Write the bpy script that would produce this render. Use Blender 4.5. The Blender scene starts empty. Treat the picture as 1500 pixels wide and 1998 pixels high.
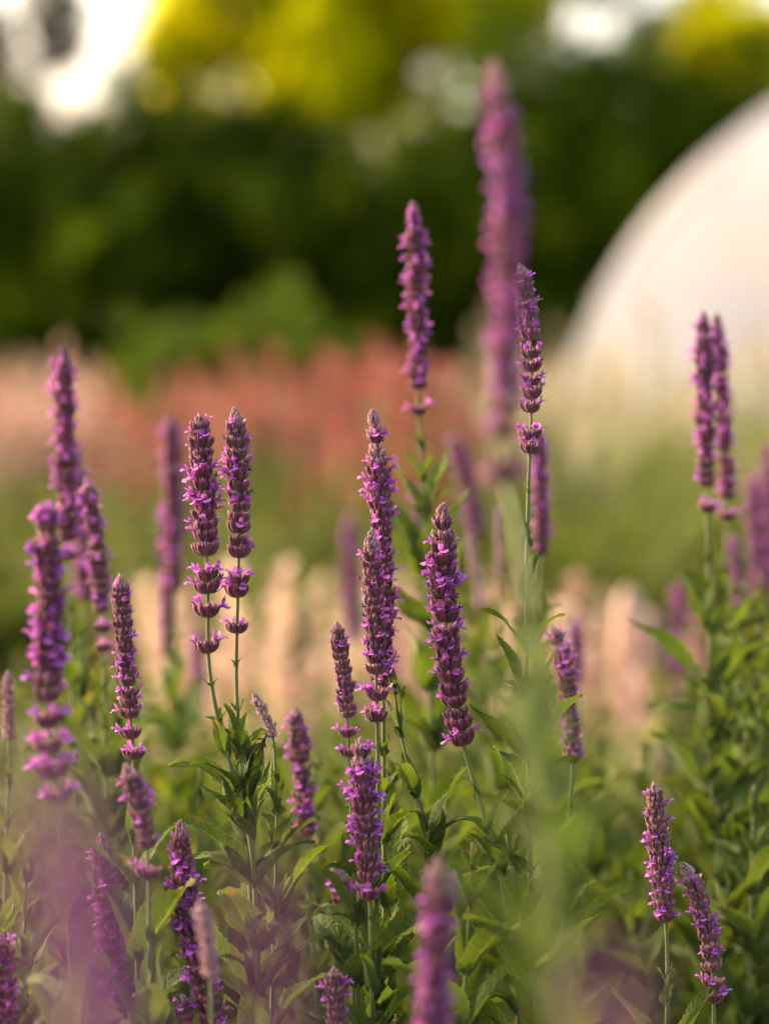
import bpy, math, random
from mathutils import Vector, Matrix, noise as mnoise

R = math.radians
random.seed(7)
scene = bpy.context.scene
COL = scene.collection

# ------------------------------------------------------------------ camera
CAM_H = 0.68
FOCUS = 1.70
K = 24.0 / 85.0 / 1500.0                 # metres per photo pixel at one metre
PITCH = math.atan(249 * K)
cam_data = bpy.data.cameras.new('camera')
cam_data.sensor_fit = 'HORIZONTAL'
cam_data.sensor_width = 24.0
cam_data.lens = 85.0
cam_data.clip_start = 0.02
cam_data.clip_end = 2000.0
cam_data.dof.use_dof = True
cam_data.dof.focus_distance = FOCUS
cam_data.dof.aperture_fstop = 2.8
cam = bpy.data.objects.new('camera', cam_data)
cam.location = (0, 0, CAM_H)
cam.rotation_euler = (math.pi / 2 - PITCH, 0, 0)
COL.objects.link(cam)
scene.camera = cam

# ------------------------------------------------------------------ sky, sun, exposure
SUN_EL, SUN_AZ = R(22), R(-60)           # azimuth measured from +Y (view direction), negative = towards -X
world = bpy.data.worlds.new('World')
scene.world = world
world.use_nodes = True
wn = world.node_tree.nodes
wl = world.node_tree.links
wn.clear()
sky = wn.new('ShaderNodeTexSky')
sky.sky_type = 'NISHITA'
sky.sun_disc = False
sky.sun_elevation = SUN_EL
sky.sun_rotation = SUN_AZ
sky.altitude = 0
sky.air_density = 1.0
sky.dust_density = 6.0
sky.ozone_density = 0.6
tint = wn.new('ShaderNodeMix')
tint.data_type = 'RGBA'
tint.blend_type = 'MULTIPLY'
tint.inputs[0].default_value = 1.0
tint.inputs[7].default_value = (1.0, 0.90, 0.84, 1)
bg = wn.new('ShaderNodeBackground')
bg.inputs[1].default_value = 0.15
wo = wn.new('ShaderNodeOutputWorld')
wl.new(sky.outputs[0], tint.inputs[6])
wl.new(tint.outputs[2], bg.inputs[0])
wl.new(bg.outputs[0], wo.inputs[0])

sun_data = bpy.data.lights.new('sun', 'SUN')
sun_data.energy = 2.0
sun_data.angle = R(12)
sun_data.color = (1.0, 0.83, 0.64)
sun = bpy.data.objects.new('sun', sun_data)
sd = Vector((math.sin(SUN_AZ) * math.cos(SUN_EL), math.cos(SUN_AZ) * math.cos(SUN_EL), math.sin(SUN_EL)))
sun.rotation_euler = sd.to_track_quat('Z', 'Y').to_euler()
COL.objects.link(sun)

vs = scene.view_settings
scene.display_settings.display_device = 'sRGB'
vs.view_transform = 'Standard'
vs.look = 'None'
vs.gamma = 1.0
vs.use_curve_mapping = False
vs.exposure = 2.3
scene.cycles.use_denoising = True
scene.cycles.max_bounces = 4
scene.cycles.use_light_tree = False
scene.cycles.adaptive_threshold = 0.03
scene.cycles.diffuse_bounces = 2
scene.cycles.glossy_bounces = 2
scene.cycles.transmission_bounces = 3
scene.cycles.transparent_max_bounces = 4
scene.cycles.sample_clamp_indirect = 6.0


# ------------------------------------------------------------------ helpers
def at(x, y, d):
    """Photo pixel and depth in metres -> point in the garden."""
    X = (x - 750) * K
    U = -(y - 999) * K
    c, s = math.cos(PITCH), math.sin(PITCH)
    return Vector((X * d, (c + U * s) * d, CAM_H + (-s + U * c) * d))


def row_of(p):
    """Photo row of a point, the inverse of at()."""
    c, s = math.cos(PITCH), math.sin(PITCH)
    y, z = p.y, p.z - CAM_H
    return 999 - (y * s + z * c) / (y * c - z * s) / K


def new_obj(name, mesh, parent=None, loc=None, mat4=None):
    o = bpy.data.objects.new(name, mesh)
    COL.objects.link(o)
    if parent is not None:
        o.parent = parent
    if mat4 is not None:
        o.matrix_local = mat4
    elif loc is not None:
        o.location = loc
    return o


def thing(name, label, cat, loc=(0, 0, 0), group=None):
    o = new_obj(name, None, None, loc)
    o.empty_display_size = 0.05
    o['label'] = label
    o['category'] = cat
    if group:
        o['group'] = group
    return o


class MB:
    """Collects vertices and faces (with a colour attribute and material slots) for one mesh."""
    def __init__(self):
        self.v, self.f, self.c, self.m, self.uv = [], [], [], [], []

    def add(self, verts, faces, cols=None, mat=0, uvs=None):
        b = len(self.v)
        self.v.extend(verts)
        if cols is None:
            cols = [(0.5, 0.5, 0.5, 1)] * len(verts)
        elif isinstance(cols, tuple):
            cols = [cols] * len(verts)
        self.c.extend(cols)
        self.uv.extend(uvs if uvs else [(0.0, 0.0)] * len(verts))
        for f in faces:
            self.f.append(tuple(i + b for i in f))
            self.m.append(mat)

    def mesh(self, name, mats, smooth=True):
        me = bpy.data.meshes.new(name)
        me.from_pydata([tuple(p) for p in self.v], [], self.f)
        a = me.color_attributes.new('tint', 'FLOAT_COLOR', 'POINT')
        a.data.foreach_set('color', [x for c in self.c for x in c])
        ul = me.uv_layers.new(name='UVMap')
        li = [0] * len(me.loops)
        me.loops.foreach_get('vertex_index', li)
        ul.data.foreach_set('uv', [x for i in li for x in self.uv[i]])
        for mt in mats:
            me.materials.append(mt)
        me.polygons.foreach_set('material_index', self.m)
        me.polygons.foreach_set('use_smooth', [smooth] * len(me.polygons))
        me.update()
        return me


def frame_of(d):
    d = d.normalized()
    h = Vector((0, 0, 1)) if abs(d.z) < 0.9 else Vector((1, 0, 0))
    a = d.cross(h).normalized()
    return a, d.cross(a).normalized()


def tube(mb, pts, rad, n=6, cols=None, mat=0, cap=True):
    """Swept tube with a steady frame."""
    verts, cc, faces = [], [], []
    P = len(pts)
    a = None
    for i, p in enumerate(pts):
        d = (pts[min(i + 1, P - 1)] - pts[max(i - 1, 0)])
        if d.length < 1e-9:
            d = Vector((0, 0, 1))
        d.normalize()
        if a is None:
            a, b = frame_of(d)
        else:
            a = (a - d * a.dot(d)).normalized()
            b = d.cross(a)
        r = rad[i] if isinstance(rad, (list, tuple)) else rad
        for k in range(n):
            t = 2 * math.pi * k / n
            verts.append(p + a * (r * math.cos(t)) + b * (r * math.sin(t)))
            cc.append(cols[i] if isinstance(cols, list) else (cols or (0.5, 0.5, 0.5, 1)))
    for i in range(P - 1):
        for k in range(n):
            k2 = (k + 1) % n
            faces.append((i * n + k, i * n + k2, (i + 1) * n + k2, (i + 1) * n + k))
    if cap:
        faces.append(tuple(range(n - 1, -1, -1)))
        faces.append(tuple((P - 1) * n + k for k in range(n)))
    mb.add(verts, faces, cc, mat)


def catmull(pts, n):
    """Resample control points to a smooth line of n points with equal steps."""
    P = [pts[0] * 2 - pts[1]] + list(pts) + [pts[-1] * 2 - pts[-2]]
    out = []
    for i in range(1, len(P) - 2):
        p0, p1, p2, p3 = P[i - 1], P[i], P[i + 1], P[i + 2]
        for k in range(24):
            t = k / 24
            out.append(0.5 * ((2 * p1) + (p2 - p0) * t + (2 * p0 - 5 * p1 + 4 * p2 - p3) * t * t
                              + (3 * p1 - p0 - 3 * p2 + p3) * t ** 3))
    out.append(P[-2].copy())
    L = [0.0]
    for i in range(1, len(out)):
        L.append(L[-1] + (out[i] - out[i - 1]).length)
    res, j = [], 0
    for k in range(n):
        s = L[-1] * k / (n - 1)
        while j < len(L) - 2 and L[j + 1] < s:
            j += 1
        t = 0 if L[j + 1] == L[j] else (s - L[j]) / (L[j + 1] - L[j])
        res.append(out[j].lerp(out[j + 1], min(max(t, 0), 1)))
    return res, L[-1]


def U(a, b):
    return random.uniform(a, b)


# ------------------------------------------------------------------ materials
def mat(name):
    m = bpy.data.materials.new(name)
    m.use_nodes = True
    nt = m.node_tree
    nt.nodes.clear()
    return m, nt.nodes, nt.links


def N(nodes, t, **kw):
    n = nodes.new(t)
    for k, v in kw.items():
        setattr(n, k, v)
    return n


def mixc(nodes, links, fac, a, b, mode='MIX'):
    m = nodes.new('ShaderNodeMix')
    m.data_type = 'RGBA'
    m.blend_type = mode
    for sock, val in ((m.inputs[0], fac), (m.inputs[6], a), (m.inputs[7], b)):
        if hasattr(val, 'is_linked') or isinstance(val, bpy.types.NodeSocket):
            links.new(val, sock)
        else:
            sock.default_value = val if not isinstance(val, tuple) else (val + (1,))[:4]
    return m.outputs[2]


def ramp(nodes, links, fac, stops):
    r = nodes.new('ShaderNodeValToRGB')
    e = r.color_ramp.elements
    e[0].position, e[0].color = stops[0][0], tuple(stops[0][1]) + (1,)
    e[1].position, e[1].color = stops[-1][0], tuple(stops[-1][1]) + (1,)
    for p, c in stops[1:-1]:
        x = e.new(p)
        x.color = tuple(c) + (1,)
    links.new(fac, r.inputs[0])
    return r.outputs[0]


def finish(m, nodes, links, col, rough=0.6, sheen=0.0, trans=0.0, tcol=None, bump=None, bstr=0.3, bdist=0.0005, spec=0.3):
    p = nodes.new('ShaderNodeBsdfPrincipled')
    if isinstance(col, tuple):
        p.inputs['Base Color'].default_value = col + (1,)
    else:
        links.new(col, p.inputs['Base Color'])
    p.inputs['Roughness'].default_value = rough
    p.inputs['Specular IOR Level'].default_value = spec
    if sheen:
        p.inputs['Sheen Weight'].default_value = sheen
        p.inputs['Sheen Roughness'].default_value = 0.45
        p.inputs['Sheen Tint'].default_value = (1, 0.95, 0.9, 1)
    if bump is not None:
        b = nodes.new('ShaderNodeBump')
        b.inputs['Strength'].default_value = bstr
        b.inputs['Distance'].default_value = bdist
        links.new(bump, b.inputs['Height'])
        links.new(b.outputs[0], p.inputs['Normal'])
    out = nodes.new('ShaderNodeOutputMaterial')
    if trans:
        t = nodes.new('ShaderNodeBsdfTranslucent')
        if tcol is None:
            tcol = col
        if isinstance(tcol, tuple):
            t.inputs[0].default_value = tcol + (1,)
        else:
            links.new(tcol, t.inputs[0])
        mx = nodes.new('ShaderNodeMixShader')
        mx.inputs[0].default_value = trans
        links.new(p.outputs[0], mx.inputs[1])
        links.new(t.outputs[0], mx.inputs[2])
        links.new(mx.outputs[0], out.inputs[0])
    else:
        links.new(p.outputs[0], out.inputs[0])
    return m


def make_petal():
    m, n, l = mat('petal')
    a = N(n, 'ShaderNodeAttribute', attribute_name='tint')
    sep = N(n, 'ShaderNodeSeparateColor')
    l.new(a.outputs['Color'], sep.inputs[0])
    oi = N(n, 'ShaderNodeObjectInfo')
    base = ramp(n, l, sep.outputs[0], [(0, (0.15, 0.032, 0.25)), (0.5, (0.39, 0.088, 0.42)), (1, (0.56, 0.185, 0.56))])
    rnd = ramp(n, l, oi.outputs['Random'], [(0, (0.85, 0.75, 1.05)), (0.5, (1, 1, 1)), (1, (1.15, 1.05, 0.95))])
    col = mixc(n, l, 1.0, base, rnd, 'MULTIPLY')
    return finish(m, n, l, col, 0.65, trans=0.32, spec=0.12)


def make_spent():
    m, n, l = mat('spent_petal')
    oi = N(n, 'ShaderNodeObjectInfo')
    col = ramp(n, l, oi.outputs['Random'], [(0, (0.035, 0.014, 0.10)), (0.6, (0.075, 0.02, 0.14)), (1, (0.16, 0.05, 0.16))])
    return finish(m, n, l, col, 0.7)


def make_calyx(name, bud):
    m, n, l = mat(name)
    a = N(n, 'ShaderNodeAttribute', attribute_name='tint')
    sep = N(n, 'ShaderNodeSeparateColor')
    l.new(a.outputs['Color'], sep.inputs[0])
    oi = N(n, 'ShaderNodeObjectInfo')
    osep = N(n, 'ShaderNodeSeparateColor')
    l.new(oi.outputs['Color'], osep.inputs[0])
    if bud:
        dark = ramp(n, l, sep.outputs[0], [(0, (0.16, 0.13, 0.07)), (0.5, (0.28, 0.10, 0.13)), (1, (0.48, 0.19, 0.27))])
        pale = ramp(n, l, sep.outputs[0], [(0, (0.24, 0.23, 0.14)), (0.5, (0.40, 0.27, 0.26)), (1, (0.60, 0.37, 0.43))])
    else:
        dark = ramp(n, l, sep.outputs[0], [(0, (0.13, 0.13, 0.05)), (0.3, (0.11, 0.05, 0.045)), (0.72, (0.12, 0.022, 0.055)), (0.9, (0.24, 0.07, 0.12)), (1, (0.44, 0.22, 0.28))])
        pale = ramp(n, l, sep.outputs[0], [(0, (0.20, 0.20, 0.10)), (0.35, (0.19, 0.13, 0.10)), (0.72, (0.17, 0.065, 0.085)), (0.9, (0.30, 0.14, 0.17)), (1, (0.50, 0.32, 0.35))])
    col = mixc(n, l, osep.outputs[0], dark, pale)
    rnd = ramp(n, l, sep.outputs[1], [(0, (0.72, 0.72, 0.72)), (1, (1.25, 1.2, 1.2))])
    col = mixc(n, l, 1.0, col, rnd, 'MULTIPLY')
    # fine ribs and hairs of the calyx
    tc = N(n, 'ShaderNodeTexCoord')
    nz = N(n, 'ShaderNodeTexNoise')
    nz.inputs['Scale'].default_value = 900
    nz.inputs['Detail'].default_value = 3
    l.new(tc.outputs['Object'], nz.inputs['Vector'])
    col = mixc(n, l, 0.5, col, ramp(n, l, nz.outputs['Fac'], [(0.3, (0.6, 0.6, 0.6)), (0.7, (1.45, 1.4, 1.4))]), 'MULTIPLY')
    return finish(m, n, l, col, 0.75, sheen=0.35 if bud else 0.25, trans=0.12, bump=nz.outputs['Fac'], bstr=0.5, bdist=0.0004, spec=0.15)


def make_stem():
    m, n, l = mat('stem_skin')
    a = N(n, 'ShaderNodeAttribute', attribute_name='tint')
    sep = N(n, 'ShaderNodeSeparateColor')
    l.new(a.outputs['Color'], sep.inputs[0])
    tc = N(n, 'ShaderNodeTexCoord')
    nz = N(n, 'ShaderNodeTexNoise')
    nz.inputs['Scale'].default_value = 60
    l.new(tc.outputs['Object'], nz.inputs['Vector'])
    col = ramp(n, l, sep.outputs[0], [(0, (0.075, 0.110, 0.016)), (0.55, (0.13, 0.155, 0.038)), (1, (0.18, 0.11, 0.085))])
    col = mixc(n, l, 0.6, col, ramp(n, l, nz.outputs['Fac'], [(0.3, (0.7, 0.7, 0.7)), (0.7, (1.3, 1.3, 1.25))]), 'MULTIPLY')
    return finish(m, n, l, col, 0.6, sheen=0.3, trans=0.1)


def make_leaf(name, top, dark, back, trans=0.35, sheen=0.35):
    """Wrinkled sage leaf: midrib and side veins follow the leaf's own UV, fine bumps between the veins."""
    m, n, l = mat(name)
    uv = N(n, 'ShaderNodeUVMap')
    sx = N(n, 'ShaderNodeSeparateXYZ')
    l.new(uv.outputs[0], sx.inputs[0])
    ab = N(n, 'ShaderNodeMath', operation='ABSOLUTE')
    l.new(sx.outputs[0], ab.inputs[0])
    # side veins: slanted bands
    sl = N(n, 'ShaderNodeMath', operation='MULTIPLY_ADD')
    l.new(ab.outputs[0], sl.inputs[0])
    sl.inputs[1].default_value = -0.16
    l.new(sx.outputs[1], sl.inputs[2])
    fr = N(n, 'ShaderNodeMath', operation='MULTIPLY')
    l.new(sl.outputs[0], fr.inputs[0])
    fr.inputs[1].default_value = 70
    sn = N(n, 'ShaderNodeMath', operation='SINE')
    l.new(fr.outputs[0], sn.inputs[0])
    vein = ramp(n, l, sn.outputs[0], [(0.75, (0, 0, 0)), (1.0, (1, 1, 1))])
    rib = ramp(n, l, ab.outputs[0], [(0.03, (1, 1, 1)), (0.10, (0, 0, 0))])
    margin = ramp(n, l, ab.outputs[0], [(0.90, (0, 0, 0)), (1.0, (1, 1, 1))])
    oi = N(n, 'ShaderNodeObjectInfo')
    tc = N(n, 'ShaderNodeTexCoord')
    vo = N(n, 'ShaderNodeTexVoronoi')
    vo.inputs['Scale'].default_value = 42
    l.new(tc.outputs['Object'], vo.inputs['Vector'])
    nz = N(n, 'ShaderNodeTexNoise')
    nz.inputs['Scale'].default_value = 5
    nz.inputs['Detail'].default_value = 4
    l.new(tc.outputs['Object'], nz.inputs['Vector'])
    col = mixc(n, l, nz.outputs['Fac'], dark, top)
    rnd = ramp(n, l, oi.outputs['Random'], [(0, (0.7, 0.78, 0.75)), (0.5, (1, 1, 1)), (0.85, (1.15, 1.08, 0.9)), (1, (1.4, 1.18, 0.8))])
    col = mixc(n, l, 1.0, col, rnd, 'MULTIPLY')
    cell = ramp(n, l, vo.outputs['Distance'], [(0.0, (1.12, 1.12, 1.12)), (0.7, (0.72, 0.75, 0.7))])
    col = mixc(n, l, 0.8, col, cell, 'MULTIPLY')
    col = mixc(n, l, mixc(n, l, 0.35, (0, 0, 0), vein), col, (0.13, 0.17, 0.05))
    col = mixc(n, l, mixc(n, l, 0.75, (0, 0, 0), rib), col, (0.18, 0.22, 0.07))
    col = mixc(n, l, mixc(n, l, 0.45, (0, 0, 0), margin), col, (0.21, 0.25, 0.11))
    # dry brown patches on some leaves, mostly towards tip and margin
    wn_ = N(n, 'ShaderNodeTexNoise')
    wn_.inputs['Scale'].default_value = 3.2
    wn_.inputs['Detail'].default_value = 6
    of = N(n, 'ShaderNodeVectorMath', operation='ADD')
    l.new(tc.outputs['Object'], of.inputs[0])
    l.new(oi.outputs['Random'], of.inputs[1])
    l.new(of.outputs[0], wn_.inputs['Vector'])
    wa = N(n, 'ShaderNodeMath', operation='MULTIPLY_ADD')
    l.new(sx.outputs[1], wa.inputs[0])
    wa.inputs[1].default_value = 0.16
    l.new(wn_.outputs['Fac'], wa.inputs[2])
    dry = ramp(n, l, wa.outputs[0], [(0.70, (0, 0, 0)), (0.76, (1, 1, 1))])
    col = mixc(n, l, mixc(n, l, 0.75, (0, 0, 0), dry), col, (0.16, 0.095, 0.035))
    geo = N(n, 'ShaderNodeNewGeometry')
    col2 = mixc(n, l, geo.outputs['Backfacing'], col, mixc(n, l, 0.45, col, back))
    h = N(n, 'ShaderNodeMath', operation='SUBTRACT')
    l.new(vein, h.inputs[1])
    h.inputs[0].default_value = 1.0
    h2 = N(n, 'ShaderNodeMath', operation='SUBTRACT')
    l.new(h.outputs[0], h2.inputs[0])
    l.new(vo.outputs['Distance'], h2.inputs[1])
    return finish(m, n, l, col2, 0.75, sheen=sheen, trans=trans, tcol=mixc(n, l, 1.0, col, (1.5, 1.45, 0.4), 'MULTIPLY'),
                  bump=h2.outputs[0], bstr=0.8, bdist=0.0014, spec=0.10)


def make_simple(name, stops, rough=0.7, trans=0.0, sheen=0.0, scale=8.0, tmul=None, spec=0.25):
    """Colour from stops by noise, the piece's own tint and the object's random number."""
    m, n, l = mat(name)
    a = N(n, 'ShaderNodeAttribute', attribute_name='tint')
    sep = N(n, 'ShaderNodeSeparateColor')
    l.new(a.outputs['Color'], sep.inputs[0])
    col = ramp(n, l, sep.outputs[0], stops)
    oi = N(n, 'ShaderNodeObjectInfo')
    col = mixc(n, l, 1.0, col, ramp(n, l, oi.outputs['Random'], [(0, (0.82, 0.82, 0.82)), (1, (1.18, 1.18, 1.18))]), 'MULTIPLY')
    tc = N(n, 'ShaderNodeTexCoord')
    nz = N(n, 'ShaderNodeTexNoise')
    nz.inputs['Scale'].default_value = scale
    nz.inputs['Detail'].default_value = 5
    l.new(tc.outputs['Object'], nz.inputs['Vector'])
    col = mixc(n, l, 0.7, col, ramp(n, l, nz.outputs['Fac'], [(0.3, (0.65, 0.65, 0.65)), (0.7, (1.3, 1.3, 1.3))]), 'MULTIPLY')
    tcol = mixc(n, l, 1.0, col, tmul, 'MULTIPLY') if tmul else None
    return finish(m, n, l, col, rough, sheen=sheen, trans=trans, tcol=tcol, bump=nz.outputs['Fac'], bstr=0.2, bdist=0.002, spec=spec)


M_PETAL = make_petal()
M_SPENT = make_spent()
M_CALYX = make_calyx('calyx', False)
M_BUD = make_calyx('bud_calyx', True)
M_STEM = make_stem()
M_LEAF = make_leaf('sage_leaf', (0.106, 0.158, 0.020), (0.062, 0.108, 0.014), (0.11, 0.148, 0.042), trans=0.27, sheen=0.10)
M_SHRUB = make_simple('shrub_leaf', [(0, (0.012, 0.030, 0.001)), (0.5, (0.034, 0.066, 0.0015)), (1, (0.12, 0.17, 0.003))], 0.8, trans=0.22, tmul=(1.5, 1.5, 0.3), spec=0.05)
M_GOLD = make_simple('golden_leaf', [(0, (0.40, 0.42, 0.004)), (0.4, (0.62, 0.60, 0.005)), (1, (0.74, 0.70, 0.008))], 0.8, trans=0.5, tmul=(1.35, 1.35, 0.4), spec=0.05)
M_GREY = make_simple('grey_leaf', [(0, (0.05, 0.055, 0.03)), (1, (0.12, 0.12, 0.07))], 0.6, trans=0.25)
M_LIME = make_simple('lime_leaf', [(0, (0.04, 0.08, 0.003)), (1, (0.12, 0.17, 0.007))], 0.85, trans=0.35, tmul=(1.3, 1.3, 0.5))
M_OLIVE = make_simple('olive_leaf', [(0, (0.045, 0.065, 0.008)), (0.6, (0.11, 0.13, 0.018)), (1, (0.20, 0.19, 0.035))], 0.75, trans=0.35, tmul=(1.2, 1.2, 0.6))
M_MEADOW = make_simple('meadow_blade', [(0, (0.06, 0.098, 0.012)), (0.6, (0.12, 0.162, 0.024)), (1, (0.22, 0.24, 0.06))], 0.75, trans=0.4, tmul=(1.2, 1.15, 0.7))
M_STRAW = make_simple('straw_plume', [(0, (0.32, 0.27, 0.14)), (1, (0.52, 0.44, 0.27))], 0.7, trans=0.35, sheen=0.3)
M_CORAL = make_simple('coral_bloom', [(0, (0.26, 0.06, 0.042)), (0.6, (0.38, 0.13, 0.09)), (1, (0.44, 0.23, 0.16))], 0.6, trans=0.35)
M_CREAM = make_simple('cream_bloom', [(0, (0.54, 0.36, 0.18)), (0.5, (0.66, 0.50, 0.34)), (1, (0.72, 0.60, 0.48))], 0.6, trans=0.35)
M_PEACH = make_simple('peach_bloom', [(0, (0.36, 0.20, 0.15)), (0.6, (0.46, 0.29, 0.23)), (1, (0.56, 0.40, 0.33))], 0.7, trans=0.35)
M_PINKP = make_simple('pink_plume', [(0, (0.45, 0.27, 0.20)), (1, (0.66, 0.46, 0.36))], 0.7, trans=0.35)
M_BARK = make_simple('bark', [(0, (0.035, 0.028, 0.018)), (1, (0.07, 0.055, 0.04))], 0.9, scale=30)
M_POST = make_simple('peeled_timber', [(0, (0.36, 0.21, 0.13)), (0.6, (0.45, 0.30, 0.21)), (1, (0.52, 0.38, 0.30))], 0.75, scale=22)


def make_ground():
    m, n, l = mat('garden_soil')
    tc = N(n, 'ShaderNodeTexCoord')
    a = N(n, 'ShaderNodeTexNoise')
    a.inputs['Scale'].default_value = 1.3
    a.inputs['Detail'].default_value = 8
    l.new(tc.outputs['Object'], a.inputs['Vector'])
    b = N(n, 'ShaderNodeTexNoise')
    b.inputs['Scale'].default_value = 45
    b.inputs['Detail'].default_value = 6
    l.new(tc.outputs['Object'], b.inputs['Vector'])
    c = ramp(n, l, a.outputs['Fac'], [(0.35, (0.055, 0.075, 0.022)), (0.5, (0.09, 0.075, 0.045)), (0.65, (0.12, 0.10, 0.065))])
    c = mixc(n, l, 0.8, c, ramp(n, l, b.outputs['Fac'], [(0.3, (0.5, 0.5, 0.5)), (0.7, (1.4, 1.4, 1.4))]), 'MULTIPLY')
    return finish(m, n, l, c, 0.95, bump=b.outputs['Fac'], bstr=0.8, bdist=0.02)


def make_gravel():
    m, n, l = mat('pink_gravel')
    tc = N(n, 'ShaderNodeTexCoord')
    v = N(n, 'ShaderNodeTexVoronoi')
    v.inputs['Scale'].default_value = 70
    l.new(tc.outputs['Object'], v.inputs['Vector'])
    sep = N(n, 'ShaderNodeSeparateColor')
    l.new(v.outputs['Color'], sep.inputs[0])
    c = ramp(n, l, sep.outputs[0], [(0, (0.20, 0.15, 0.13)), (0.5, (0.34, 0.25, 0.21)), (1, (0.46, 0.36, 0.31))])
    return finish(m, n, l, c, 0.9, bump=v.outputs['Distance'], bstr=0.8, bdist=0.01)


def make_film():
    m, n, l = mat('tunnel_film')
    tc = N(n, 'ShaderNodeTexCoord')
    nz = N(n, 'ShaderNodeTexNoise')
    nz.inputs['Scale'].default_value = 1.6
    nz.inputs['Detail'].default_value = 5
    l.new(tc.outputs['Object'], nz.inputs['Vector'])
    c = ramp(n, l, nz.outputs['Fac'], [(0.3, (0.78, 0.74, 0.70)), (0.7, (0.86, 0.85, 0.83))])
    return finish(m, n, l, c, 0.45, trans=0.45, bump=nz.outputs['Fac'], bstr=0.3, bdist=0.03)


M_GROUND = make_ground()
M_GRAVEL = make_gravel()
M_FILM = make_film()

# ------------------------------------------------------------------ the setting: ground and path
def sheet(name, pts, m, z):
    mb = MB()
    mb.add([Vector((x, y, z)) for x, y in pts], [tuple(range(len(pts)))])
    o = new_obj(name, mb.mesh(name, [m], False))
    o['kind'] = 'structure'
    return o


sheet('ground', [(-400, -200), (400, -200), (400, 800), (-400, 800)], M_GROUND, 0.0)
edge = []
for i in range(41):
    x = -14 + 28 * i / 40
    edge.append((x, 8.6 + 0.35 * math.sin(x * 0.6)))
back = [(x, y + 2.6 + 0.2 * math.sin(x * 1.1)) for x, y in reversed(edge)]
sheet('gravel_path', edge + back, M_GRAVEL, 0.004)
sheet('stone_path', [(0.35, 2.6), (0.95, 2.5), (1.35, 4.1), (0.75, 4.3)], M_GRAVEL, 0.004)


# ------------------------------------------------------------------ leaf-card crowns: trees and shrubs
def crown_mesh(name, m, n, size, lobes, seed, flat=0.0):
    """Many small bent leaves gathered into uneven lobes inside the crown's volume (unit crown, about -1..1)."""
    rg = random.Random(seed)
    mb = MB()
    tot = sum(l[3] ** 2 for l in lobes)
    for (cx, cy, cz, r) in lobes:
        k = int(n * r * r / tot)
        clumps = []
        for _ in range(max(8, k // 45)):
            d = Vector((rg.gauss(0, 1), rg.gauss(0, 1), rg.gauss(0, 1))).normalized()
            rr = r * rg.uniform(0.35, 1.05) ** 0.6
            clumps.append((Vector((cx, cy, cz)) + d * rr, rg.uniform(0.10, 0.26) * r ** 0.5, rg.random()))
        for _ in range(k):
            c, cr, tn = rg.choice(clumps)
            p = c + Vector((rg.gauss(0, 1), rg.gauss(0, 1), rg.gauss(0, 0.8))) * cr * 0.55
            s = size * rg.uniform(0.6, 1.35)
            d = Vector((rg.gauss(0, 1), rg.gauss(0, 1), rg.gauss(0, 0.7) - flat)).normalized()
            a, b = frame_of(d)
            t = rg.uniform(0, 6.28)
            w = a * math.cos(t) + b * math.sin(t)
            nn = d.cross(w)
            g = min(1, max(0, tn * 0.65 + rg.uniform(-0.05, 0.4)))
            mb.add([p, p + d * s * 0.5 + w * s * 0.28 + nn * s * 0.08, p + d * s, p + d * s * 0.5 - w * s * 0.28 + nn * s * 0.08],
                   [(0, 1, 2), (0, 2, 3)], (g, tn, 0, 1))
    return mb.mesh(name, [m], False)


def lobes_for(seed, k, spread=0.62, rmin=0.3, rmax=0.6):
    rg = random.Random(seed)
    out = [(0, 0, 0, 0.62)]
    for _ in range(k):
        a = rg.uniform(0, 6.28)
        h = rg.uniform(-0.75, 0.75)
        q = spread * math.sqrt(max(0.05, 1 - h * h))
        out.append((q * math.cos(a), q * math.sin(a), h, rg.uniform(rmin, rmax)))
    return out


def trunk_mesh(name, h, r, limbs, seed):
    rg = random.Random(seed)
    mb = MB()
    pts = [Vector((rg.uniform(-0.05, 0.05) * h * i / 8, rg.uniform(-0.05, 0.05) * h * i / 8, h * i / 8)) for i in range(9)]
    tube(mb, pts, [r * (1.15 - 0.85 * i / 8) for i in range(9)], 8)
    for k in range(limbs):
        i = rg.randint(3, 8)
        a = rg.uniform(0, 6.28)
        L = h * rg.uniform(0.25, 0.5)
        q = [pts[i] + Vector((math.cos(a), math.sin(a), 0)) * L * t + Vector((0, 0, L * (0.9 * t - 0.25 * t * t))) for t in (0, 0.35, 0.7, 1)]
        tube(mb, q, [r * 0.5, r * 0.36, r * 0.22, r * 0.08], 6)
    return mb.mesh(name, [M_BARK])


DARK_CROWNS = [crown_mesh('dark_crown', M_SHRUB, 15000, 0.075, lobes_for(20 + i, 9), 30 + i) for i in range(3)]
GOLD_CROWNS = [crown_mesh('golden_crown', M_GOLD, 17000, 0.11, lobes_for(50 + i, 10, 0.7, 0.22, 0.42), 60 + i, 0.5) for i in range(2)]
GREY_CROWN = crown_mesh('grey_crown', M_GREY, 8000, 0.085, lobes_for(71, 11, 0.75, 0.18, 0.36), 72)
LIME_CROWN = crown_mesh('lime_crown', M_LIME, 7000, 0.085, lobes_for(81, 9), 82)
TRUNKS = [trunk_mesh('trunk', 1.0, 0.045, 6, 90 + i) for i in range(3)]


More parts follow.
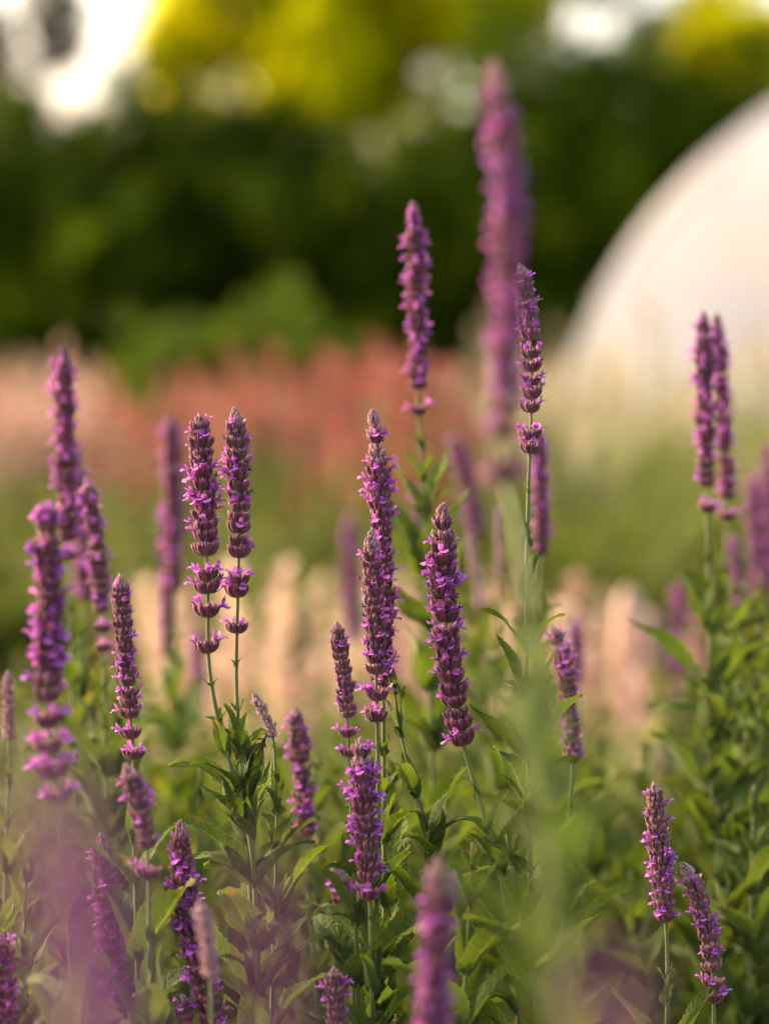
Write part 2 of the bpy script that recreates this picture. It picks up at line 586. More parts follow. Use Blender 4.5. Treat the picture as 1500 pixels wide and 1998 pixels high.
def tree(name, label, cat, px, py_top, py_bot, wpx, d, crown, group=None, depth=None, rot=None):
    """Crown spans the pixel box at depth d; the trunk stands on the ground below it."""
    top, bot = at(px, py_top, d), at(px, py_bot, d)
    z0 = max(bot.z, 0.05)
    cz, hz = (top.z + z0) / 2, (top.z - z0) / 2
    rx = wpx * K * d / 2
    t = thing(name, label, cat, (top.x, top.y, 0), group)
    cr = new_obj('crown', crown, t, (0, 0, cz))
    ry = depth or rx
    cr.scale = (rx, ry, hz)
    cr.rotation_euler = (0, 0, 0)
    tr = new_obj('trunk', random.choice(TRUNKS), t, (0, 0, -0.02))
    th = cz + hz * 0.35
    tr.scale = (th * 0.4, th * 0.4, th)
    tr.rotation_euler = (0, 0, U(0, 6.28))
    return t


# dark evergreens of the boundary, deep enough to close the view
HG = 'dark evergreens along the garden boundary'
for (px, yt, yb, w, d, ci, lb) in [
        (95, 205, 860, 330, 17.9, 2, 'narrow dark evergreen tucked behind two others under the grey-leaved tree'),
        (-120, 195, 860, 560, 17.5, 0, 'dark evergreen ending the boundary row below the grey-leaved tree'),
        (170, 165, 860, 520, 16.8, 1, 'dark evergreen second from the grey-leaved tree in the boundary row'),
        (400, 170, 860, 520, 17.2, 2, 'dark evergreen below the hanging golden boughs'),
        (640, 265, 860, 480, 16.6, 0, 'dark evergreen behind the lone tall salvia spike'),
        (870, 150, 860, 490, 17.4, 1, 'dark evergreen behind the tallest blurred salvia spike'),
        (1080, 70, 860, 500, 16.9, 2, 'dark evergreen just beside the polytunnel arch'),
        (1300, 95, 860, 540, 17.6, 0, 'dark evergreen showing over the shoulder of the polytunnel'),
        (1560, 100, 860, 520, 17.0, 1, 'dark evergreen below the ochre tree behind the polytunnel')]:
    tree('evergreen_tree', lb, 'tree', px, yt, yb, w, d, DARK_CROWNS[ci], HG, 1.1)
HB = 'tall evergreens behind the boundary row'
for (px, yt, yb, w, d, ci) in [(-60, 260, 860, 800, 20.5, 2), (330, 190, 860, 760, 20.8, 0), (640, 210, 860, 800, 20.5, 1), (1060, 70, 860, 860, 20.5, 0), (1480, 70, 860, 760, 20.5, 2)]:
    tree('evergreen_tree', 'broad dark evergreen filling the gaps behind the boundary row', 'tree', px, yt, yb, w, d, DARK_CROWNS[ci], HB, 1.3)
tree('golden_tree', 'bright golden-leaved tree rising over the dark evergreens', 'tree', 545, -340, 300, 570, 18.4, GOLD_CROWNS[0], None, 0.8)
tree('golden_tree', 'slim golden tree rising between the evergreens beside a larger golden one', 'tree', 625, -130, 300, 240, 18.0, GOLD_CROWNS[1], None, 0.5)
tree('golden_tree', 'small yellow-green tree beside the large golden tree', 'tree', 945, -220, 140, 300, 18.6, GOLD_CROWNS[1], None, 0.8)
tree('golden_tree', 'golden tree with ragged crown between two other golden trees', 'tree', 770, -330, 110, 300, 18.8, GOLD_CROWNS[0], None, 0.9)
tree('golden_tree', 'narrow golden tree closing the gap behind the tallest salvia spike', 'tree', 872, -330, 190, 230, 18.2, GOLD_CROWNS[1], None, 0.7)
tree('ochre_tree', 'ochre yellow tree showing above the white polytunnel', 'tree', 1470, -40, 210, 320, 18.6, GOLD_CROWNS[1], None, 0.9)
tree('grey_tree', 'thin grey-leaved tree with sky showing through its crown', 'tree', 25, -60, 340, 300, 18.2, GREY_CROWN, None, 0.8)
tree('overhanging_tree', 'dark tree with a leafy bough crossing the pale sky', 'tree', 1080, -260, 45, 360, 20.0, DARK_CROWNS[2], None, 0.9)
tree('lime_shrub', 'rounded lime green shrub behind the coral flowers', 'shrub', 455, 596, 900, 520, 9.6, LIME_CROWN, None, 0.45)


# ------------------------------------------------------------------ polytunnel
def polytunnel():
    cx, cy, rr, length, nseg, nh = 3.13, 13.0, 2.41, 9.0, 40, 6
    ax = R(-15)
    t = thing('polytunnel', 'white film-covered polytunnel arching in front of the dark evergreens', 'polytunnel', (cx, cy, 0))
    t.rotation_euler = (0, 0, ax)

    def arc(r, y, a0=0.0, a1=math.pi):
        return [Vector((-r * math.cos(a0 + (a1 - a0) * i / nseg), y, -0.02 + r * math.sin(a0 + (a1 - a0) * i / nseg))) for i in range(nseg + 1)]
    step = length / (nh - 1)
    for h in range(nh):
        mb = MB()
        tube(mb, arc(rr - 0.03, h * step + 0.02), 0.02, 6)
        new_obj('hoop', mb.mesh('hoop', [M_BARK]), t)
    for h in range(nh - 1):                       # film stretched between hoops, sagging a little
        mb = MB()
        v = []
        for j in range(9):
            q = j / 8
            r = rr - 0.05 * math.sin(math.pi * q)
            v += arc(r, step * (h + q * 0.998))
        n1 = nseg + 1
        f = [(j * n1 + i, j * n1 + i + 1, (j + 1) * n1 + i + 1, (j + 1) * n1 + i) for j in range(8) for i in range(nseg)]
        mb.add(v, f)
        new_obj('film_panel', mb.mesh('film_panel', [M_FILM]), t)
    # end wall: film gathered towards the door frame, in slack radial folds
    mb = MB()
    v, f = [], []
    dw, dh = 0.55, 1.85
    rings = 9
    for j in range(rings + 1):
        q = j / rings
        for i in range(nseg + 1):
            a = math.pi * i / nseg
            o = Vector((-rr * math.cos(a), 0, rr * math.sin(a)))
            ix = max(-dw, min(dw, -rr * 0.8 * math.cos(a)))
            inn = Vector((ix, 0, min(dh, rr * 0.9 * math.sin(a))))
            p = o.lerp(inn, q)
            p.y = -0.015 + 0.10 * math.sin(a * 11 + 2 * math.sin(3 * q)) * math.sin(math.pi * q)
            v.append(p)
    n1 = nseg + 1
    for j in range(rings):
        for i in range(nseg):
            f.append((j * n1 + i, j * n1 + i + 1, (j + 1) * n1 + i + 1, (j + 1) * n1 + i))
    mb.add(v, f)
    new_obj('end_film', mb.mesh('end_film', [M_FILM]), t)
    mb = MB()
    for sx in (-1, 1):
        tube(mb, [Vector((sx * dw, -0.03, -0.02)), Vector((sx * dw, -0.03, dh))], 0.04, 4)
    tube(mb, [Vector((-dw, -0.03, dh)), Vector((dw, -0.03, dh))], 0.04, 4)
    new_obj('door_frame', mb.mesh('door_frame', [M_POST], False), t)
    mb = MB()
    mb.add([Vector((-dw + .03, -0.02, 0.02)), Vector((dw - .03, -0.02, 0.02)), Vector((dw - .03, -0.02, dh - .03)), Vector((-dw + .03, -0.02, dh - .03))], [(0, 1, 2, 3)])
    new_obj('door', mb.mesh('door', [M_FILM], False), t)


polytunnel()


# ------------------------------------------------------------------ border plants of the middle distance
def blade(mb, base, d, L, w, bend, col, mat=0):
    """One arching strap leaf of three segments."""
    side = Vector((-d.y, d.x, 0))
    if side.length < 1e-6:
        side = Vector((1, 0, 0))
    side.normalize()
    v = []
    for i in range(4):
        t = i / 3
        p = base + Vector((d.x, d.y, 0)) * (L * bend * t * t) + Vector((0, 0, L * (t - 0.35 * bend * t * t)))
        ww = w * (1 - t) ** 0.6 * 0.5 + 0.0004
        v += [p - side * ww, p + side * ww]
    mb.add(v, [(0, 1, 3, 2), (2, 3, 5, 4), (4, 5, 7, 6)], col, mat)


def plume(mb, p, h, r, n, rg, mat=0, size=0.02):
    """Fluffy flower head of little petals round a rising axis."""
    for _ in range(n):
        t = rg.random()
        a = rg.uniform(0, 6.28)
        rr = r * (1 - 0.75 * t) * math.sqrt(rg.random())
        q = p + Vector((rr * math.cos(a), rr * math.sin(a), h * t))
        d = Vector((math.cos(a) * 0.8, math.sin(a) * 0.8, rg.uniform(0.2, 1.2))).normalized()
        x, y = frame_of(d)
        s = size * rg.uniform(0.6, 1.4)
        g = rg.random()
        mb.add([q, q + d * s * 0.5 + x * s * 0.3, q + d * s, q + d * s * 0.5 - x * s * 0.3], [(0, 1, 2, 3)], (g, g, 0, 1), mat)


def clump_meshes(kind, seed, leaf_m, bloom_m, nb, h, spread, nbl, bl_h, bl_r, bl_n, bl_size, leaf_w):
    rg = random.Random(seed)
    lf, st, heads, hm = MB(), MB(), [], []
    for _ in range(3):
        b = MB()
        plume(b, Vector((0, 0, 0)), bl_h, bl_r, bl_n, rg, 0, bl_size)
        hm.append(b.mesh('flower_head', [bloom_m], False))
    for _ in range(nb):
        a = rg.uniform(0, 6.28)
        r0 = spread * 0.45 * math.sqrt(rg.random())
        d = Vector((math.cos(a), math.sin(a), 0))
        g = rg.random()
        blade(lf, d * r0, d, h * rg.uniform(0.35, 0.85), leaf_w * rg.uniform(0.6, 1.3), rg.uniform(0.1, 0.6), (g, g, 0, 1))
    for _ in range(nbl):
        a = rg.uniform(0, 6.28)
        r0 = spread * math.sqrt(rg.random())
        d = Vector((math.cos(a), math.sin(a), 0))
        top = d * r0 + Vector((0, 0, h * rg.uniform(0.72, 1.0)))
        q, _l = catmull([d * r0 * 0.4, d * r0 * 0.75 + Vector((0, 0, top.z * 0.5)), top], 6)
        tube(st, q, 0.0022, 4, (rg.random() * 0.4, 0, 0, 1))
        heads.append((top - Vector((0, 0, bl_h * 0.5)), rg.uniform(0.7, 1.2), rg.uniform(0, 6.28), rg.randint(0, 2)))
        for k in range(5):                       # stem leaves
            p = q[1 + k % 4]
            aa = rg.uniform(0, 6.28)
            g = rg.random()
            blade(lf, p, Vector((math.cos(aa), math.sin(aa), 0)), h * 0.16, leaf_w * 1.1, 0.9, (g, g, 0, 1))
    return lf.mesh(kind + '_foliage', [leaf_m]), st.mesh(kind + '_stalks', [M_STEM]), [(p, z, a, hm[k]) for p, z, a, k in heads]


KINDS = {
    'coral': [clump_meshes('coral', 100 + i, M_MEADOW, M_CORAL, 190, 0.85, 0.26, 13, 0.13, 0.030, 70, 0.022, 0.016) for i in range(3)],
    'meadow': [clump_meshes('meadow', 120 + i, M_MEADOW, M_STRAW, 260, 0.80, 0.20, 6, 0.14, 0.014, 50, 0.016, 0.012) for i in range(3)],
    'pink': [clump_meshes('pink', 130 + i, M_OLIVE, M_PINKP, 90, 0.80, 0.18, 24, 0.22, 0.022, 80, 0.018, 0.010) for i in range(2)],
    'green': [clump_meshes('green', 140 + i, M_MEADOW, M_OLIVE, 200, 0.40, 0.20, 10, 0.05, 0.02, 24, 0.02, 0.022) for i in range(3)],
}


def clump(kind, name, label, cat, group, x, y, s):
    t = thing(name, label, cat, (x, y, 0), group)
    t.rotation_euler = (0, 0, U(0, 6.28))
    t.scale = (s, s, s * U(0.9, 1.1))
    a, b, c = random.choice(KINDS[kind])
    new_obj('foliage', a, t)
    new_obj('stalks', b, t)
    for p, z, a2, me in c:
        h = new_obj('flower_head', me, t, p)
        h.scale = (1, 1, z)
        h.rotation_euler = (0, 0, a2)
    return t


def px_x(px, d):
    return (px - 750) * K * d


# coral drift
for i in range(24):
    d = U(5.8, 8.8)
    px = 255 + 640 * (i + U(-0.3, 0.3)) / 23
    clump('coral', 'coral_flower_clump', 'clump of blurred coral red flower heads in front of the lime shrub', 'flowers', 'coral flower drift', px_x(px, d), d, U(0.60, 0.78) if 300 < px < 430 else U(0.68, 0.90))
for i in range(8):
    d = U(6.8, 8.6)
    clump('pink', 'pink_plume_clump', 'clump of dusty pink grass plumes beside the coral flowers', 'grass', 'dusty pink plumes', px_x(U(-160, 140), d), d, U(0.66, 0.80))
for i in range(48):
    d = U(5.2, 9.0)
    clump('meadow', 'meadow_grass_clump', 'pale green meadow grass clump with straw heads before the polytunnel', 'grass', 'meadow grasses by the polytunnel', px_x(U(960, 1640), d), d, U(0.80, 1.03))
for i in range(14):
    d = U(8.6, 9.6)
    clump('meadow', 'meadow_grass_clump', 'tall pale green meadow clump hiding the foot of the polytunnel', 'grass', 'tall meadow clumps at the polytunnel foot', px_x(1040 + 45 * i + U(-15, 15), d), d, U(0.94, 1.05))
for i in range(20):
    d = U(5.2, 7.0)
    clump('green', 'low_green_clump', 'low olive green leafy clump below the coral flowers', 'plant', 'low green clumps', px_x(U(-150, 950), d), d, U(0.7, 1.2))
CREAM = []
for k in range(4):
    rg = random.Random(500 + k)
    a, b, c = MB(), MB(), MB()
    q = [Vector((rg.uniform(-.01, .01) * i, rg.uniform(-.01, .01) * i, 0.15 * i / 3)) for i in range(4)]
    tube(a, q, 0.003, 5)
    plume(b, q[-1], 0.27, 0.017, 95, rg, 0, 0.021)
    for i in range(16):
        g, aa = rg.random(), rg.uniform(0, 6.28)
        blade(c, q[i % 3], Vector((math.cos(aa), math.sin(aa), 0)), rg.uniform(0.10, 0.20), 0.016, rg.uniform(.2, .9), (g, g, 0, 1))
    CREAM.append((a.mesh('stalk', [M_STEM]), b.mesh('plume', [M_CREAM], False), c.mesh('foliage', [M_OLIVE])))
PEACH = [(a, b.copy(), c) for a, b, c in CREAM]
for _, b, _ in PEACH:
    b.materials[0] = M_PEACH
for k in range(110):
    px = 230 + 1120 * (k + U(-0.8, 0.8)) / 109
    if (735 < px < 900 and k % 3 == 0) or (px > 1010 and k % 2):
        continue
    d = U(3.7, 5.6)
    cream = random.random() < (0.75 if 480 < px < 730 or 890 < px < 1010 else 0.3)
    t = thing('cream_flower_spire' if cream else 'peach_flower_spire',
              'cream flower spire glowing in sunlight behind the purple salvia' if cream else 'peach pink flower spire among the cream ones behind the salvia', 'flower',
              (px_x(px + U(-8, 8), d), d, 0), 'cream flower spires' if cream else 'peach flower spires')
    t.rotation_euler = (R(U(-6, 6)), R(U(-6, 6)), U(0, 6.28))
    z = U(0.5, 0.94) * (1.1 - (d - 3.8) * 0.16)
    t.scale = (1, 1, z)
    for nm, me in zip(('stalk', 'plume', 'foliage'), random.choice(CREAM if cream else PEACH)):
        new_obj(nm, me, t)
for i in range(30):
    d = U(2.6, 3.7)
    px = U(-150, 1650)
    clump('green', 'leafy_border_clump', 'blurred low leafy clump on the soil behind the salvia', 'plant', 'leafy clumps behind the salvia', px_x(px, d), d, U(0.35, 0.6) if 1120 < px < 1340 else U(0.5, 0.85))

# peeled timber stakes
POST_MESHES = []
for k in range(3):
    mb = MB()
    rg = random.Random(200 + k)
    pts = [Vector((rg.uniform(-.002, .002), rg.uniform(-.002, .002), z)) for z in (-0.1, 0.0, 0.1, 0.2, 0.27, 0.295, 0.31)]
    tube(mb, pts, [0.024, 0.024, 0.0235, 0.023, 0.022, 0.018, 0.007], 12, [(rg.random(), 0, 0, 1) for _ in pts])
    POST_MESHES.append(mb.mesh('timber_stake', [M_POST]))
for i, (px, s) in enumerate([(1085, 0.92), (1140, 0.82), (1212, 1.14), (1292, 1.0)]):
    o = new_obj('timber_stake', POST_MESHES[i % 3], None, (px_x(px, 4.4), 4.4 + U(-0.06, 0.06), 0))
    o.scale = (1, 1, s)
    o.rotation_euler = (R(U(-3, 3)), R(U(-3, 3)), U(0, 6))
    o['label'] = 'short round-topped peach timber stake in the soil behind the salvia'
    o['category'] = 'stake'
    o['group'] = 'timber stakes in a row'


# ------------------------------------------------------------------ salvia: florets, whorls, leaves
MM = 0.001


def add_calyx(mb, az, out, lift, size, rg, mat=0, closed=False):
    """One ribbed bell with pointed teeth, leaving the axis and curving upwards."""
    ca, sa = math.cos(az), math.sin(az)
    if closed:
        prof = [(0.6, 0.0, 0.6), (2.6, 0.6, 1.3), (4.3, 2.2, 1.7), (5.2, 4.0, 1.4), (5.5, 5.4, 0.75), (5.5, 6.6, 0.08)]
    else:
        prof = [(0.6, 0.0, 0.7), (2.4, 0.2, 1.2), (4.3, 1.5, 1.75), (5.8, 3.6, 2.05), (6.7, 5.7, 1.85), (7.2, 7.0, 1.35)]
    pts, rad, cols = [], [], []
    g = rg.random()
    for i, (r, z, w) in enumerate(prof):
        q = r * out * size
        pts.append(Vector((ca * q, sa * q, z * lift * size)) * MM)
        rad.append(w * size * MM * (0.9 if closed else 0.80))
        cols.append((i / (len(prof) - 1) * 0.9, g, 0, 1))
    n = 8
    tube(mb, pts, rad, n, cols, mat, cap=closed)
    if not closed:                                # teeth and a dark throat
        b = len(mb.v) - n
        d = (pts[-1] - pts[-2]).normalized()
        for k in range(0, n, 2):
            i0, i1, i2 = b + k, b + (k + 1) % n, b + (k + 2) % n
            tip = mb.v[i1] + d * (2.0 * size * MM)
            j = len(mb.v)
            mb.v.append(tip)
            mb.c.append((1.0, g, 0, 1))
            mb.uv.append((0, 0))
            mb.f.append((i0, i1, j))
            mb.m.append(mat)
            mb.f.append((i1, i2, j))
            mb.m.append(mat)
        c = pts[-2]
        j = len(mb.v)
        mb.v.append(c)
        mb.c.append((0.4, 0.0, 0, 1))
        mb.uv.append((0, 0))
        for k in range(n):
            mb.f.append((b + k, b + (k + 1) % n, j))
            mb.m.append(mat)


def strip(mb, line, widths, up, mat, cols, cup=0.0):
    """A petal: a curved strip three vertices wide, cupped."""
    v, cc, f = [], [], []
    for i, p in enumerate(line):
        d = (line[min(i + 1, len(line) - 1)] - line[max(i - 1, 0)]).normalized()
        s = d.cross(up)
        if s.length < 1e-6:
            s = Vector((1, 0, 0))
        s.normalize()
        nn = s.cross(d)
        w = widths[i]
        v += [p - s * w + nn * (cup * w), p, p + s * w + nn * (cup * w)]
        cc += [cols[i]] * 3
    for i in range(len(line) - 1):
        a = i * 3
        f += [(a, a + 1, a + 4, a + 3), (a + 1, a + 2, a + 5, a + 4)]
    mb.add(v, f, cc, mat)


def add_floret(mb, M, rg, mat=0, openness=1.0):
    """Two-lipped sage flower: tube, arched hood, three-lobed lower lip, forked style. Built along +Y, up +Z."""
    t = MB()
    V = lambda x, y, z: Vector((x, y, z)) * MM
    tube(t, [V(0, -3, -0.8), V(0, 0, 0), V(0, 2.2, 0.5), V(0, 3.6, 0.7)], [0.6 * MM, 0.85 * MM, 1.15 * MM, 1.35 * MM], 6,
         [(0.25, 0, 0, 1), (0.45, 0, 0, 1), (0.55, 0, 0, 1), (0.6, 0, 0, 1)], 0, False)
    o = openness
    j = lambda s: rg.uniform(-s, s)
    h = [V(0, 3.2, 1.3), V(j(.2), 4.2, 2.9 * o), V(j(.4), 5.4, 4.1 * o), V(j(.5), 6.8, 4.4 * o)]
    strip(t, h, [1.2 * MM, 1.9 * MM, 1.8 * MM, 0.9 * MM], Vector((0, 0, 1)), 0, [(0.55, 0, 0, 1), (0.7, 0, 0, 1), (0.85, 0, 0, 1), (0.7, 0, 0, 1)], -0.75)
    m = [V(0, 3.2, 0.0), V(j(.3), 5.0, -0.5 * o), V(j(.4), 6.6, -1.6 * o), V(j(.5), 7.4, -3.2 * o)]
    strip(t, m, [1.0 * MM, 1.7 * MM, 2.9 * MM, 2.2 * MM], Vector((0, 0, 1)), 0, [(0.6, 0, 0, 1), (0.8, 0, 0, 1), (1, 0, 0, 1), (0.95, 0, 0, 1)], 0.25)
    for s in (-1, 1):
        e = [V(s * 0.7, 3.2, 0.2), V(s * 1.9, 4.3, -0.2), V(s * 2.9, 4.9, -1.2 * o)]
        strip(t, e, [0.9 * MM, 1.5 * MM, 1.0 * MM], Vector((0, 0, 1)), 0, [(0.6, 0, 0, 1), (0.8, 0, 0, 1), (0.9, 0, 0, 1)], 0.2)
    tube(t, [V(0, 5.0, 3.4 * o), V(0, 7.2, 4.6 * o), V(j(.6), 8.8, 4.7 * o)], [0.16 * MM, 0.14 * MM, 0.1 * MM], 4, (0.35, 0, 0, 1), 0, False)
    mb.add([M @ p for p in t.v], t.f, list(t.c), mat)


def add_spent(mb, M, rg, mat=0):
    t = MB()
    V = lambda x, y, z: Vector((x, y, z)) * MM
    tube(t, [V(0, -2.5, 0), V(rg.uniform(-.3, .3), 0.5, 0.3), V(rg.uniform(-.6, .6), 2.3, rg.uniform(-.8, .6)), V(rg.uniform(-1, 1), 3.8, rg.uniform(-1.6, 1))],
         [0.6 * MM, 0.9 * MM, 0.75 * MM, 0.15 * MM], 5, (0.2, 0, 0, 1), 0)
    tube(t, [V(0, 1.5, 0.6), V(rg.uniform(-.6, .6), 3.4, 1.9), V(rg.uniform(-1, 1), 4.6, 2.2)], [0.5 * MM, 0.4 * MM, 0.1 * MM], 4, (0.2, 0, 0, 1), 0)
    mb.add([M @ p for p in t.v], t.f, list(t.c), mat)


def mouth(az, out, lift, size, tilt):
    """Placement of a floret in a calyx mouth: +Y points outwards and up by tilt."""
    ca, sa = math.cos(az), math.sin(az)
    p = Vector((ca * 6.9 * out * size, sa * 6.9 * out * size, 6.9 * lift * size)) * MM
    y = Vector((ca * math.cos(tilt), sa * math.cos(tilt), math.sin(tilt)))
    z = Vector((-ca * math.sin(tilt), -sa * math.sin(tilt), math.cos(tilt)))
    x = y.cross(z)
    m = Matrix((x, y, z)).transposed().to_4x4()
    m.translation = p
    return m


def whorl_mesh(name, seed, bud=False, florets=0, mats=None, fs=0.92):
    rg = random.Random(seed)
    mb = MB()
    sites = []
    if bud:
        for k in range(8):
            add_calyx(mb, k * 0.785 + rg.uniform(-.2, .2), rg.uniform(0.85, 1.2), rg.uniform(0.75, 1.1), rg.uniform(0.8, 1.1), rg, 0, True)
        for k in range(4):
            add_calyx(mb, k * 1.57 + rg.uniform(-.3, .3), 0.45, 1.15, 0.95, rg, 0, True)
    else:
        for side in (0, math.pi):
            for off in (-74, -50, -25, 0, 25, 50, 74):
                az = side + R(off + rg.uniform(-8, 8))
                out, lift, s = rg.uniform(0.88, 1.12), rg.uniform(0.78, 1.12), rg.uniform(0.84, 1.1)
                add_calyx(mb, az, out, lift, s, rg)
                sites.append((az, out, lift, s))
            for off in (-40, 0, 42):
                az = side + R(off + rg.uniform(-10, 10))
                out, lift, s = rg.uniform(0.5, 0.68), rg.uniform(0.9, 1.1), rg.uniform(0.75, 0.9)
                add_calyx(mb, az, out, lift, s, rg)
    # a pair of pointed bracts under the calyces
    for side in (0, math.pi):
        ca, sa = math.cos(side), math.sin(side)
        ln = [Vector((ca * r, sa * r, z)) * MM for r, z in ((0.6, -0.6), (4.0, -0.9), (7.6, 0.7), (9.6, 3.4))]
        strip(mb, ln, [1.2 * MM, 2.6 * MM, 1.8 * MM, 0.2 * MM], Vector((0, 0, 1)), 0, [(0.1, 0.6, 0, 1), (0.3, 0.7, 0, 1), (0.6, 0.7, 0, 1), (0.9, 0.7, 0, 1)], 0.3)
    if florets and not bud:
        order = sites[:]
        rg.shuffle(order)
        for i, s in enumerate(order[:florets]):
            if rg.random() < 0.3:
                add_spent(mb, mouth(*s, R(rg.uniform(10, 45))), rg, 2)
            else:
                add_floret(mb, mouth(*s, R(rg.uniform(10, 60))) @ Matrix.Rotation(R(rg.uniform(-25, 25)), 4, 'Y') @ Matrix.Scale(fs, 4), rg, 1)
    me = mb.mesh(name, mats)
    return me, sites


W_OPEN = [whorl_mesh('whorl', 300 + i, mats=[M_CALYX]) for i in range(5)]
W_BUD = [whorl_mesh('bud_whorl', 320 + i, bud=True, mats=[M_BUD])[0] for i in range(4)]
W_FULL = [whorl_mesh('flowering_whorl', 340 + i, florets=fl, mats=[M_CALYX, M_PETAL, M_SPENT])[0] for i, fl in enumerate((3, 4, 5, 6, 4, 3))]
W_DULL = [whorl_mesh('fading_whorl', 350 + i, florets=fl, mats=[M_CALYX, M_PETAL, M_SPENT], fs=0.66)[0] for i, fl in enumerate((6, 7, 6, 8))]
FLORETS, SPENTS = [], []
for i in range(6):
    mb = MB()
    add_floret(mb, Matrix.Identity(4), random.Random(360 + i), 0, (1.0, 0.8, 1.15, 0.6, 1.0, 0.9)[i])
    FLORETS.append(mb.mesh('floret', [M_PETAL]))
for i in range(3):
    mb = MB()
    add_spent(mb, Matrix.Identity(4), random.Random(370 + i))
    SPENTS.append(mb.mesh('spent_floret', [M_SPENT]))


def tip_mesh(seed):
    """Pointed cluster of the youngest buds."""
    rg = random.Random(seed)
    mb = MB()
    for ring, (z, o, s, k) in enumerate([(-1.5, 1.1, 0.66, 8), (1.2, 1.1, 0.62, 7), (3.6, 1.0, 0.56, 7), (5.6, 0.9, 0.46, 6), (7.0, 0.6, 0.38, 5)]):
        sub = MB()
        for i in range(k):
            add_calyx(sub, i * 6.283 / k + ring * 0.5 + rg.uniform(-.25, .25), o * rg.uniform(0.8, 1.15), rg.uniform(0.8, 1.1), s * rg.uniform(0.85, 1.15), rg, 0, True)
        mb.add([p + Vector((0, 0, z * MM)) for p in sub.v], sub.f, list(sub.c))
    return mb.mesh('bud_tip', [M_BUD])


TIPS = [tip_mesh(380 + i) for i in range(3)]


def leaf_mesh(seed, width, fold, arch, twist, kind):
    """Toothed, puckered sage leaf of unit length along +Y, upper face +Z, folded along its midrib."""
    rg = random.Random(seed)
    mb = MB()
    nl, nw = 34, 4
    v, uv, f = [], [], []
    pos, ang = Vector((0, 0, 0)), 0.0
    for i in range(nl + 1):
        t = i / nl
        if kind == 'heart':                       # broad clasping base, long point
            w = (t / 0.08) ** 0.5 if t < 0.08 else (1 - ((t - 0.08) / 0.92) ** 1.25) ** 0.85 if t < 1 else 0
            w = min(w, 1.0)
        else:                                     # lance shape
            w = math.sin(math.pi * min(1, t * 0.97 + 0.03) ** 0.72) ** 0.8 if t < 1 else 0
        w = max(w, 0.015) * width
        tooth = (0.075 if i % 2 else -0.03) * width if 0.06 < t < 0.93 else 0
        a = arch * t * t
        if i:
            pos = pos + Vector((0, math.cos(ang), math.sin(ang))) / nl
        ang = -a
        nrm = Vector((0, -math.sin(ang), math.cos(ang)))
        tw = twist * t
        for k in range(-nw, nw + 1):
            u = k / nw
            ww = w + (tooth if abs(k) == nw else 0)
            x = u * ww * math.cos(fold)
            z = abs(u) * ww * math.sin(fold)
            z += 0.012 * math.sin(t * 58 - abs(u) * 7) * min(1, 4 * abs(u)) * (1 - abs(u) * 0.4) * width * 4
            z += 0.02 * mnoise.noise(Vector((u * 1.5 + seed, t * 5, seed * 0.3)))
            z += 0.03 * math.sin(t * 9 + seed + (2 if u > 0 else 0)) * abs(u) ** 2 * (width / 0.15)
            xr, zr = x * math.cos(tw) - z * math.sin(tw), x * math.sin(tw) + z * math.cos(tw)
            v.append(pos + Vector((xr, 0, 0)) + nrm * zr)
            uv.append((u, t))
    n1 = 2 * nw + 1
    for i in range(nl):
        for k in range(2 * nw):
            f.append((i * n1 + k, i * n1 + k + 1, (i + 1) * n1 + k + 1, (i + 1) * n1 + k))
    mb.add(v, f, None, 0, uv)
    return mb.mesh('leaf', [M_LEAF])


LEAVES = []
for i in range(14):
    rg = random.Random(400 + i)
    LEAVES.append(leaf_mesh(400 + i, rg.uniform(0.14, 0.215), R(rg.uniform(15, 42)), rg.choice([0.05, 0.25, 0.5, 0.9, 1.5]) * rg.uniform(0.8, 1.2),
                            R(rg.uniform(-35, 35)), 'lance'))
HEARTS = []
for i in range(6):
    rg = random.Random(430 + i)
    HEARTS.append(leaf_mesh(430 + i, rg.uniform(0.22, 0.30), R(rg.uniform(25, 45)), rg.uniform(-0.4, 0.8), R(rg.uniform(-20, 20)), 'heart'))


def leaf_matrix(p, axis, az, splay, L, roll=0.0):
    """Leaf leaving point p of a stem with direction axis, at azimuth az and splay angle from the stem."""
    a, b = frame_of(axis)
    # a steady reference: world X made perpendicular to the stem
    ref = Vector((1, 0, 0)) - axis * axis.x
    ref.normalize()
    other = axis.cross(ref)
    out = ref * math.cos(az) + other * math.sin(az)
    y = axis * math.cos(splay) + out * math.sin(splay)
    z = axis * math.sin(splay) - out * math.cos(splay)
    x = y.cross(z)
    m = Matrix((x * L, y * L, z * L)).transposed().to_4x4()
    m.translation = p
    return m @ Matrix.Rotation(roll, 4, 'Y')


def line_at(line, total, s):
    f = max(0, min(len(line) - 1.001, s / total * (len(line) - 1)))
    i = int(f)
    p = line[i].lerp(line[i + 1], f - i)
    j0, j1 = max(0, i - 1), min(len(line) - 1, i + 2)
    return p, (line[j0] - line[j1]).normalized()       # position, direction towards the tip


